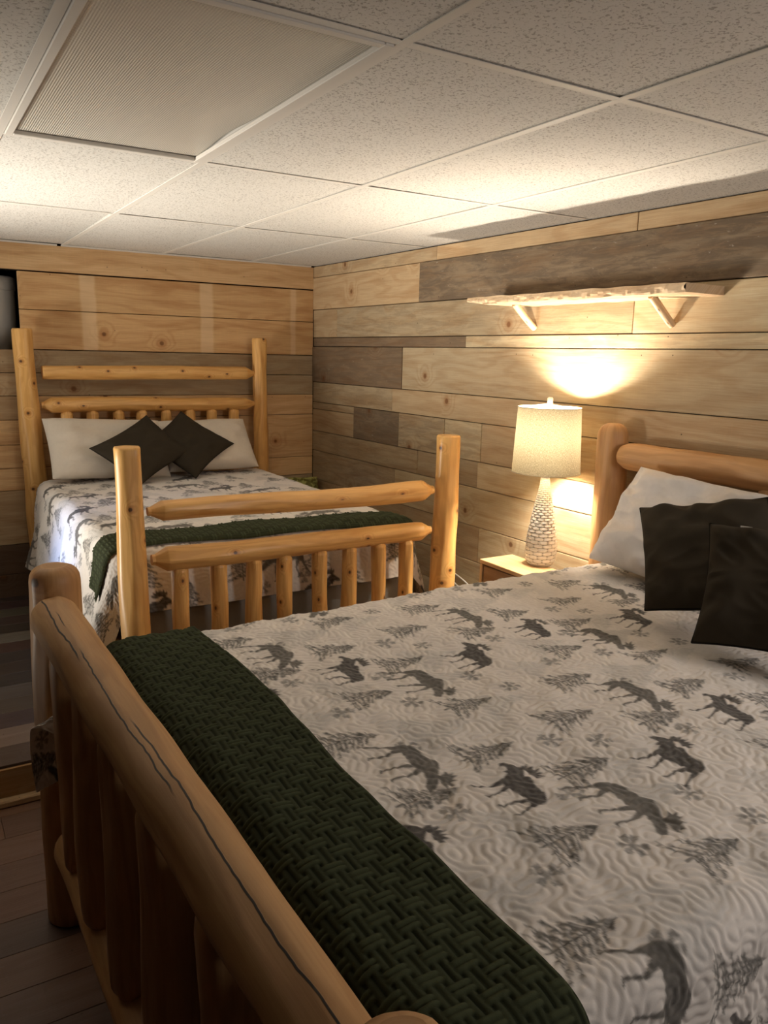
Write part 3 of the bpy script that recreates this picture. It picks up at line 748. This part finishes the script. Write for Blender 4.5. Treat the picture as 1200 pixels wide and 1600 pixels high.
# near quilt
def nearmap(s, t, lay=0.0, und=.004):
    return drape(s, t, .08, 2.115, .185, QW-.125, .902, r=.065, flare=.03, fold=.008, lay=lay, straight=.0, seed=4, und=und)
st = .0032
s = np.arange(.10, 2.115+.42, st); t_ = np.arange(-.16, QW-.125+.45, st); S_, T_ = np.meshgrid(s, t_, indexing='ij')
P = nearmap(S_, T_)
nr = normals(P); nr *= np.sign(nr[len(s)//3, len(t_)//2, 2])
sti = sample(stitch, S_, T_)
P = P+nr*((sti-.5)*.0029+.0010*wnoise(8, 12, 12)(S_, T_))[..., None]
colr = sample(img, S_, T_)
seam = np.ones(S_.shape)
q = gridmesh('quilt', place(P, *NF), QUILT, None, uv=np.stack([S_, T_], -1), color=colr, flip=True)
tag(q, 'cream quilted bedspread with grey moose and pine print on the near bed', 'quilt', 'moose print quilts')

# far quilt
st = .006
s = np.arange(.16, 2.03+.32, st); t_ = np.arange(-.66-.55, .66+.60, st); S_, T_ = np.meshgrid(s, t_, indexing='ij')
def farmap(s, t, lay=0.0):
    P = drape(s, t, .12, 2.01, -.625, .690, .925, r=.075, flare=.16, fold=.012, lay=lay, seed=14, und=.004, fk=7)
    # foot drape hangs straight, close to the footboard
    over = P[..., 0]-2.125
    P[..., 0] = np.where(over > 0, 2.125+over*.15, P[..., 0])
    return P
drop_s = np.clip(S_-2.01, 0, None)
Sx = np.where(S_ > 2.01, 2.01+(S_-2.01)*.92, S_)
P = farmap(Sx, T_)
nr = normals(P); nr *= np.sign(nr[60, 200, 2])
P = P+nr*((sample(stitch, S_, T_)-.5)*.0035)[..., None]
q = gridmesh('quilt', place(P, *FF), QUILT, None, uv=np.stack([S_, T_], -1), color=sample(img, S_*.86+.3, T_*.86+.1), flip=True)
tag(q, 'moose print quilt hanging over the side of the far bed', 'quilt', 'moose print quilts')

# knitted throws
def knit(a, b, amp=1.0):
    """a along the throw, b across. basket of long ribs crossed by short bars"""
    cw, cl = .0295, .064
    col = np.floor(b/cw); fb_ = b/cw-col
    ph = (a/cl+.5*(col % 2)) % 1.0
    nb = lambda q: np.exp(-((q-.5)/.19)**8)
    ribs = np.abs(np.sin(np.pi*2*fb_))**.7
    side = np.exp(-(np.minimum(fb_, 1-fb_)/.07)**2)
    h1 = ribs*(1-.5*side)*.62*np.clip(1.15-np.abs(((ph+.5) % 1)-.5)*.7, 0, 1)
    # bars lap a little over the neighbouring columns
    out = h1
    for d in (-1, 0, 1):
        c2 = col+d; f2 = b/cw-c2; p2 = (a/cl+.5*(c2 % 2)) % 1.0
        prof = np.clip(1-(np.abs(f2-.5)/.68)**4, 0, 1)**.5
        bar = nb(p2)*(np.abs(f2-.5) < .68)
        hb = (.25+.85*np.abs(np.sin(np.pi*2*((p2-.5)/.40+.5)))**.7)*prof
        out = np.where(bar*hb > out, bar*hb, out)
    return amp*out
def throw(name, s, t, mapf, fr, lay, label, thick=.010, amp=.0060, skew=None, flipv=False):
    S_, T_ = np.meshgrid(s, t, indexing='ij')
    S2 = S_+(skew(T_) if skew is not None else 0)
    P = mapf(S2, T_, lay)
    nr = normals(P); nr *= np.sign(nr[5, len(t)//2, 2])
    k = knit(T_, S_-s[0])
    dd = np.minimum.reduce([S_-s[0], s[-1]-S_, T_-t[0], t[-1]-T_])
    e = sstep(0, .012, dd)
    Pt = P+nr*((k*amp-.001)*e+(-thick*.6)*(1-e))[..., None]
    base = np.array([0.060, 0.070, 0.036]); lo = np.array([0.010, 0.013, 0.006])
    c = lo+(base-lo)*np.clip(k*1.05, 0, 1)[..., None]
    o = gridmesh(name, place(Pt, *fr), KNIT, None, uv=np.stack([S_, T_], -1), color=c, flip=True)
    return tag(o, label, 'throw', 'green knitted throws')
throw('throw_blanket', np.arange(1.895, 2.115+.40, .0026), np.arange(.15, QW-.13+.30, .0026), lambda a, b, l: nearmap(a, b, l), NF, .013,
      'dark green basket-knit throw across the foot of the near bed', skew=lambda t: .0+.05*sstep(.2, 1.7, t)+.006*np.sin(t*7))
throw('throw_blanket', np.arange(1.86, 2.10, .004), np.arange(-.66-.1, .66+.31, .004), lambda a, b, l: farmap(a, b, l), FF, .014,
      'dark green throw across the foot of the far bed, behind its footboard', skew=lambda t: -.045*sstep(-.1, .9, t)+.008*np.sin(t*9)-.03*np.exp(-(t/.5)**2))

# ================================================================ PILLOWS
def pillow(name, c, A, B, T, mat, label, cat, group=None, n=80, pinch=.07, seed=1, wr=.003, asnew=True, sag=0.0, pw=4.0, corner=0.0):
    """c centre, A half-width vector, B half-height vector"""
    c = np.array(c, float); A = np.array(A, float); B = np.array(B, float); Nn = np.cross(A, B); Nn /= np.linalg.norm(Nn)
    g = np.sin(np.linspace(-1, 1, n)*math.pi/2)
    a, b = np.meshgrid(g, g, indexing='ij')
    x = a*(1-pinch*(1-b**2)); y = b*(1-pinch*(1-a**2))
    prof = np.clip((1-np.abs(a)**pw), 0, 1)**.55*np.clip((1-np.abs(b)**pw), 0, 1)**.55
    nz = wnoise(seed, 1.3, 8)(a, b); n2 = wnoise(seed+1, 1.6, 10)(a, b)+.9*(.6-np.abs(wnoise(seed+5, 1.5, 9)(a*1.1+b*.5, b*1.5)))
    rim = 1-np.exp(-(1-np.maximum(abs(a), abs(b)))/.05)
    rad = wnoise(seed+2, 1.6, 8)(np.arctan2(b, a)*1.2, 0*a)*np.exp(-((np.maximum(abs(a), abs(b))-.85)/.16)**2)
    out = []
    la, lb = np.linalg.norm(A), np.linalg.norm(B)
    for sg in (1, -1):
        h = sg*prof*T/2*(1+.06*nz)+(wr*(n2*.6+rad*.9))*rim*(1 if sg > 0 else .5)
        y2 = y-sag*(1-b)*0
        P = c+x[..., None]*A+y2[..., None]*B+h[..., None]*Nn
        out.append(P)
    # one closed mesh: front grid + back grid sharing the rim
    m = n; idx = np.arange(m*m).reshape(m, m); V_ = out[0].reshape(-1, 3); bk = np.full((m, m), -1)
    interior = np.zeros((m, m), bool); interior[1:-1, 1:-1] = True
    bk[interior] = np.arange(interior.sum())+m*m; bk[~interior] = idx[~interior]
    VV = np.concatenate([V_, out[1][interior]], 0)
    q1 = np.stack([idx[:-1, :-1], idx[1:, :-1], idx[1:, 1:], idx[:-1, 1:]], -1).reshape(-1, 4)
    q2 = np.stack([bk[:-1, :-1], bk[:-1, 1:], bk[1:, 1:], bk[1:, :-1]], -1).reshape(-1, 4)
    me = bpy.data.meshes.new(name); me.from_pydata(VV.tolist(), [], np.concatenate([q1, q2]).tolist())
    me.polygons.foreach_set('use_smooth', np.ones(len(me.polygons), bool)); me.update()
    ob = link(name, me, mat); tag(ob, label, cat, group)
    rimpts = [out[0][i, 0] for i in range(m)]+[out[0][-1, j] for j in range(1, m)]+[out[0][i, -1] for i in range(m-2, -1, -1)]+[out[0][0, j] for j in range(m-2, 0, -1)]
    return ob, np.array(rimpts), Nn
def tube(name, pts, r, mat, parent=None, closed=False, n=8):
    pts = np.array(pts, float)
    if closed: pts = np.concatenate([pts, pts[:1]], 0)
    tg = np.gradient(pts, axis=0)
    if closed: tg[0] = tg[-1] = pts[1]-pts[-2]
    tg /= np.maximum(np.linalg.norm(tg, axis=1, keepdims=True), 1e-9)
    ref = np.array([.31, .22, .93]); a = np.cross(tg, ref); a /= np.linalg.norm(a, axis=1, keepdims=True); b = np.cross(tg, a)
    th = np.linspace(0, 2*np.pi, n+1)
    P = pts[:, None]+r*(np.cos(th)[None, :, None]*a[:, None]+np.sin(th)[None, :, None]*b[:, None])
    return gridmesh(name, P, mat, parent)
def from_corners(TL, BL, TR):
    TL, BL, TR = map(lambda p: np.array(p, float), (TL, BL, TR))
    A = (TR-TL)/2; B = (TL-BL)/2; return BL+A+B, A, B
# far bed, white
c_, A_, B_ = from_corners((-1.895, -.20, 1.290), (-1.885, -.42, .955), (-1.20, -.20, 1.262))
pillow('pillow', c_, A_, B_, .16, LINEN_FAR, 'ivory pillow on the left against the far bed headboard', 'pillow', 'ivory pillows on the far bed', seed=3, pinch=.03, pw=5)
c_, A_, B_ = from_corners((-1.20, -.20, 1.255), (-1.17, -.40, .955), (-.655, -.22, 1.262))
A_ = A_*1.08
pillow('pillow', c_, A_, B_, .16, LINEN_FAR, 'ivory pillow on the right, half behind a dark cushion, on the far bed', 'pillow', 'ivory pillows on the far bed', seed=9, pinch=.03, pw=5)
# far bed, dark diamonds: corners top T, left L, right R, bottom D
def diamond(T, L, R, D, th, label, seed):
    T, L, R, D = map(lambda p: np.array(p, float), (T, L, R, D)); c = (T+L+R+D)/4
    e1 = ((T-L)+(R-D))/4; e2 = ((T-R)+(L-D))/4
    ob, rim, N_ = pillow('cushion', c, e1*1.04, e2*1.04, th, OLIVE, label, 'cushion', 'dark cushions on the far bed', seed=seed, pinch=.09, n=60, wr=.003)
    tube('piping', rim, .0022, OLIVE_DK, ob, True, 6)
diamond((-1.305, -.36, 1.325), (-1.690, -.52, 1.115), (-1.09, -.46, 1.066), (-1.450, -.70, .955), .11, 'dark olive cushion standing on its corner, left of the pair on the far bed', 31)
diamond((-1.064, -.27, 1.327), (-1.36, -.38, 1.12), (-.785, -.40, 1.110), (-1.085, -.60, .955), .10, 'dark olive cushion standing on its corner, right of the pair on the far bed', 36)
# near bed
c_, A_, B_ = from_corners((-.135, -3.20, 1.300), (-.345, -3.165, .945), (-.135, -3.80, 1.270))
pillow('pillow', c_, A_, B_, .17, LINEN, 'large white pillow leaning on the near bed headboard beside the lamp', 'pillow', seed=15, pinch=.035, n=150, wr=.010, pw=5)
TL = np.array([-.47, -3.50, 1.213]); l = np.array([-.225, -.245, -.258]); w_ = np.array([.07, -.415, .10])
ob, rim, N_ = pillow('cushion', TL+(l+w_)/2, w_/2, -l/2, .13, OLIVE, 'square dark olive cushion leaning on the white pillow of the near bed', 'cushion', seed=43, pinch=.05, n=90, wr=.005)
tube('piping', rim, .0035, OLIVE_DK, ob, True)
TL = np.array([-.575, -3.853, 1.238]); l = np.array([-.225, -.145, -.285]); w_ = np.array([.10, -.40, .035])
ob, rim, N_ = pillow('cushion', TL+(l+w_)/2, w_/2, -l/2, .13, OLIVE, 'frontmost dark olive cushion with small woven label, right edge of the near bed', 'cushion', seed=47, pinch=.085, n=90, wr=.005)
tube('piping', rim, .0035, OLIVE_DK, ob, True)
k0 = np.argmin(np.linalg.norm(rim-(TL+w_*.27), axis=1))
d1 = (rim[(k0+3) % len(rim)]-rim[(k0-3) % len(rim)]); d1 /= np.linalg.norm(d1); upv = -l/np.linalg.norm(l)
mb = MB(); pc = rim[k0]+upv*.004
mb.poly([pc-d1*.017, pc+d1*.017, pc+d1*.017+upv*.009, pc-d1*.017+upv*.009]); mb.poly([pc+d1*.017-N_*.0012, pc-d1*.017-N_*.0012, pc-d1*.017+upv*.009-N_*.0012, pc+d1*.017+upv*.009-N_*.0012])
mb.build('tag', TAGM, ob)

# ================================================================ NIGHTSTAND
NSW = board_mat('oiled_pine', rough=0.45, spec=0.35, knots=.6)
ns = empty('nightstand', (-.235, -2.70, 0), 'small pine nightstand under the table lamp, beside the near bed', 'nightstand')
x0, x1, y0, y1, zt = -.337, -.140, -2.870, -2.472, .779
mb = MB(); mb.box((x0, y0, zt-.020), (x1, y1, zt), .002, tone=(.66, .45, .24)); mb.build('top', NSW, ns)
mb = MB()
for a, b in ((y0, y0+.018), (y1-.018, y1)): mb.box((x0+.002, a, .10), (x1, b, zt-.0205), .0015, tone=(.60, .40, .21))
mb.box((x0+.02, y0+.018, .10), (x1, y1-.018, .118), .001, tone=(.55, .36, .19)); mb.box((x1-.012, y0+.018, .118), (x1, y1-.018, zt-.02), .001, tone=(.5, .33, .17))
mb.build('body', NSW, ns)
for zz in ((.50, .752), (.30, .49), (.125, .292)):
    mb = MB(); mb.box((x0+.008, y0+.0205, zz[0]), (x0+.026, y1-.0205, zz[1]), .002, tone=(.36, .22, .125)); d = mb.build('drawer', NSW, ns)
    mb = MB(); mb.box((x0-.008, -2.70, (zz[0]+zz[1])/2-.006), (x0+.0075, -2.64, (zz[0]+zz[1])/2+.006), .003, tone=(.2, .14, .1)); h_ = mb.build('handle', NSW, None)
    h_.parent = d; h_.matrix_parent_inverse = Matrix.Translation(-Vector(ns.location)) if False else d.matrix_parent_inverse.copy()
    h_.matrix_parent_inverse = Matrix.Identity(4)
for px, py in ((x0+.02, y0+.02), (x0+.02, y1-.02), (x1-.02, y0+.02), (x1-.02, y1-.02)):
    mb = MB(); mb.box((px-.016, py-.016, 0), (px+.016, py+.016, .0995), .002, tone=(.55, .36, .19)); mb.build('leg', NSW, ns)

# ================================================================ TABLE LAMP
LX, LY = -.143, -2.672
lamp = empty('table_lamp', (LX, LY, zt), 'table lamp with hammered silver-white bottle base and glowing linen shade', 'lamp')
CER = M('silver_glaze', 0.32, 0.6)
cc = CER.attr('tone').outputs['Color']; CER.color(cc); CER.b.inputs['Coat Weight'].default_value = .3
# scalloped bottle
nz_, nt = 420, 336
zz = np.linspace(0, .402, nz_)
pz = [0, .004, .02, .06, .10, .15, .20, .25, .30, .34, .37, .39, .402]
pr = [.050, .058, .066, .0705, .0695, .0635, .055, .046, .0365, .0285, .023, .0205, .020]
def spl(x, xs_, ys_):
    return np.interp(x, xs_, ys_)
rr = np.convolve(np.pad(spl(zz, pz, pr), 10, 'edge'), np.ones(21)/21, 'valid')
th = np.linspace(0, 2*np.pi, nt+1); ncol = 10
Z2, TH = np.meshgrid(zz, th, indexing='ij')
hrow = np.interp(zz, [0, .12, .28, .402], [.0185, .0165, .0105, .0070])
rowf = np.cumsum(np.full(nz_, zz[1]-zz[0])/hrow)[:, None]+0*TH; row = np.floor(rowf); fz = rowf-row
cf = (TH/(2*np.pi)*ncol+.5*(row % 2)) % 1.0
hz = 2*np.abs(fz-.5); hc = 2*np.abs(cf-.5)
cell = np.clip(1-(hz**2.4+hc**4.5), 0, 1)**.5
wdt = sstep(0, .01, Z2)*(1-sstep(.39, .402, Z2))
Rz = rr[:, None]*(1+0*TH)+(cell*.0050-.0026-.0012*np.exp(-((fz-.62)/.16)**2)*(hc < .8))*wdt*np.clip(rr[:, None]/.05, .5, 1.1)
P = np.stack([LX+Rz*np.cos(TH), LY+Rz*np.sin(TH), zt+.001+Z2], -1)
tn = np.array([.42, .40, .38])+(np.array([.72, .70, .67])-np.array([.42, .40, .38]))*sstep(.0, .45, cell)[..., None]  # grooves between scallops darkened: their shade is put into the glaze colour
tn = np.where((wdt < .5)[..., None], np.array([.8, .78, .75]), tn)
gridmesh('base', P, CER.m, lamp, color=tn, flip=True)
WHT = M('white_glaze', 0.35, 0.5, (0.78, 0.76, 0.72)).m
lathe('neck', [(0, .398), (.019, .400), (.019, .404), (.032, .408), (.0335, .414), (.032, .420), (.014, .425), (.014, .470), (0, .471)], 40, WHT, lamp, (LX, LY, zt))
BR = M('brushed_nickel', 0.3, 0.5, (0.6, 0.58, 0.54)); BR.b.inputs['Metallic'].default_value = .9
lathe('socket', [(0, .468), (.015, .469), (.017, .500), (.015, .512), (0, .513)], 32, BR.m, lamp, (LX, LY, zt))
harp = []
for k in range(41):
    a_ = math.pi*k/40; harp.append((LX, LY+.050*math.cos(a_)*(1 if True else 0), zt+.475+.262*math.sin(a_)**.6))
tube('harp', harp, .0016, BR.m, lamp)
# shade: thin linen drum, open both ends
SH = bpy.data.materials.new('linen_shade'); SH.use_nodes = True; nt_ = SH.node_tree
for nd in list(nt_.nodes): nt_.nodes.remove(nd)
ms = M('tmp'); ms.t = nt_; ms.m = SH
out = nt_.nodes.new('ShaderNodeOutputMaterial'); dif = nt_.nodes.new('ShaderNodeBsdfDiffuse'); tr = nt_.nodes.new('ShaderNodeBsdfTranslucent'); mx = nt_.nodes.new('ShaderNodeMixShader')
oc = nt_.nodes.new('ShaderNodeTexCoord').outputs['Object']
U, V = ms.uv()
wv = ms.noise(ms.comb(ms.math('MULTIPLY', U, 130.0), ms.math('MULTIPLY', V, 420.0)), 1.0, 3.0, .6); wv2 = ms.noise(ms.comb(ms.math('MULTIPLY', U, 420.0), ms.math('MULTIPLY', V, 130.0)), 1.0, 3.0, .6)
wm = ms.math('MULTIPLY', ms.ramp(wv, .35, .65), ms.ramp(wv2, .35, .65))
ms.put(dif.inputs[0], ms.mix(wm, (.30, .25, .16), (.56, .48, .33))); ms.put(tr.inputs[0], ms.mix(wm, (.30, .23, .12), (.86, .75, .50)))
mx.inputs[0].default_value = .024
nt_.links.new(dif.outputs[0], mx.inputs[1]); nt_.links.new(tr.outputs[0], mx.inputs[2]); nt_.links.new(mx.outputs[0], out.inputs[0])
th = np.linspace(0, 2*np.pi, 97); zs = np.linspace(1.207, 1.497, 30)
rd = np.interp(zs, [1.207, 1.497], [.152, .139])
P = np.stack([LX+rd[:, None]*np.cos(th), LY+rd[:, None]*np.sin(th), zs[:, None]+0*th], -1)
uvs = np.stack([th[None]*.145+0*zs[:, None], zs[:, None]+0*th[None]], -1)
sh = gridmesh('lamp_shade', P, SH, lamp, uv=uvs, flip=True)
HEM = M('shade_trim', .8, .2, (.62, .55, .40)).m
for z_, r_ in ((1.207, .1525), (1.497, .1395)):
    tube('shade_hem', [(LX+r_*math.cos(a_), LY+r_*math.sin(a_), z_) for a_ in np.linspace(0, 2*np.pi, 73)[:-1]], .0022, HEM, lamp, True, 8)
for k in range(3):
    a_ = k*2.094+.4
    tube('spider_arm', [(LX+.006*math.cos(a_), LY+.006*math.sin(a_), 1.513), (LX+.07*math.cos(a_), LY+.07*math.sin(a_), 1.505), (LX+.1385*math.cos(a_), LY+.1385*math.sin(a_), 1.497)], .0015, BR.m, lamp)
FIN = M('clear_finial', .25, .6, (.85, .82, .74)).m
lathe('finial', [(0, 1.508), (.010, 1.509), (.012, 1.514), (.0125, 1.536), (.009, 1.542), (0, 1.543)], 24, FIN, lamp, (LX, LY, 0))
BULBM = bpy.data.materials.new('lit_bulb'); BULBM.use_nodes = True; bb = BULBM.node_tree.nodes['Principled BSDF']
bb.inputs['Base Color'].default_value = (1, .95, .85, 1); bb.inputs['Emission Color'].default_value = (*BULB_COL, 1)
BZ = 1.402
bulb_r = .030
# radiant exitance matched to BULB_W over the sphere
bb.inputs['Emission Strength'].default_value = BULB_W/(4*math.pi*bulb_r**2)/math.pi
prof = [(0, -.095), (.012, -.094), (.013, -.065), (.016, -.05), (.026, -.022)]+[(.030*math.cos(a_), .030*math.sin(a_)) for a_ in np.linspace(-.5, math.pi/2, 14)]
lathe('bulb', prof, 32, BULBM, lamp, (LX, LY, BZ))

# cord behind the lamp
CORD = M('clear_white_cord', .4, .5, (.72, .70, .66)).m
pts = [(.010, -2.30, .50), (.004, -2.22, .47), (.0, -2.10, .43), (.002, -1.98, .42), (.010, -1.86, .43), (.016, -1.775, .455), (.018, -1.758, .48), (.016, -1.79, .50), (.012, -1.86, .49), (.008, -1.93, .475), (.006, -1.99, .45)]
tt = np.linspace(0, len(pts)-1, 90); pa = np.array(pts)
sm_ = np.stack([np.interp(tt, range(len(pts)), pa[:, k]) for k in range(3)], -1)
for _ in range(8): sm_[1:-1] = (sm_[:-2]+2*sm_[1:-1]+sm_[2:])/4
c_ = tube('power_cord', sm_, .0045, CORD); tag(c_, 'white cord looped low on the wall behind the far bed footboard post', 'cord')

# ================================================================ WALL SHELF
sf = empty('wall_shelf', tuple(wl((2.70, .12, 1.97))), 'rustic live-edge plank shelf on the wall above the lamp', 'shelf')
SHW = board_mat('rough_pine_shelf', rough=.75, knots=1.0)
def shelf_mesh():
    ns_, no = 90, 20
    s_ = np.linspace(0, 1, ns_); rng = wnoise(77, 5, 9)
    top, bot = [], []
    for k, q in enumerate(s_):
        s0 = 2.075+(3.335-2.075)*q
        fr = .232+.003*rng(q*1.3, .2)*min(1, q*6)
        zt_ = 1.992+.0012*rng(q*1.5, 3.1); zb = 1.957+.0014*rng(q*1.8, 5.1)
        if q < .10: zb = 1.957+(.10-q)/.10*.016
        top.append([(s0+.0*o_, o_*fr/(no-1)+.0005, zt_) for o_ in range(no)]); bot.append([(s0, o_*fr/(no-1)+.0005, zb) for o_ in range(no)])
    return np.array(top), np.array(bot)
tp, bt = shelf_mesh()
mb = MB(); tone = (.66, .50, .33)
def W3(p): return wl(p)
def add(q, sm=True):
    mb.poly([W3(p) for p in q], [(p[0], p[1]+p[2]) for p in q], sm, 0, tone, .15)
ns_, no = tp.shape[:2]
for i in range(ns_-1):
    for j in range(no-1):
        add([tp[i, j], tp[i, j+1], tp[i+1, j+1], tp[i+1, j]]); add([bt[i, j], bt[i+1, j], bt[i+1, j+1], bt[i, j+1]])
    fz_ = np.linspace(0, 1, 6)
    rg = wnoise(5, 20, 9)
    for k in range(5):
        def fp(ii, f_):
            p = tp[ii, -1]*(1-f_)+bt[ii, -1]*f_; bulge = .005*math.sin(f_*math.pi)+.0025*float(rg(ii/40.0, f_*.4))*(0 if f_ in (0, 1) else 1)
            return (p[0], p[1]+bulge, p[2])
        add([fp(i, fz_[k]), fp(i, fz_[k+1]), fp(i+1, fz_[k+1]), fp(i+1, fz_[k])])
for i in (0, ns_-1):
    for j in range(no-1):
        q = [tp[i, j], bt[i, j], bt[i, j+1], tp[i, j+1]]
        add(q if i == 0 else q[::-1], False)
mb.build('plank', SHW, sf)
for k, s0 in enumerate((2.325, 3.120)):
    log('bracket', wl((s0-.01, .138, 1.960)), wl((s0, .010, 1.862-.012)), .0165, .0155, PEELED, sf, 'flat', 'flat', 95+k, bend=.0015, N=20, facet=.97)

# yellow-green bundle in the corner behind the far bed
YG = M('yellow_green_cloth', .9, .1)
o = YG.obj(); nn = YG.noise(o, 24.0, 3.0, .6)
YG.color(YG.mix(YG.ramp(nn, .45, .55), (.20, .19, .06), (.42, .42, .14)))
bx_ = empty('storage_box', (-.175, -.135, PZ), 'small box topped with yellow-green cloth in the room corner behind the far bed', 'box')
ob, _, _ = pillow('cloth', (-.15, -.135, .765), (.12, -.02, 0), (0, .02, .055), .12, YG.m, None, None, seed=4, n=30, pinch=.05, wr=.008)
ob.parent = bx_; ob.matrix_parent_inverse = Matrix.Translation(-Vector(bx_.location))
mb = MB(); mb.box((-.33, -.25, PZ), (-.02, -.02, .70), .004, tone=(.40, .27, .15)); mb.build('body', BOARD, bx_)
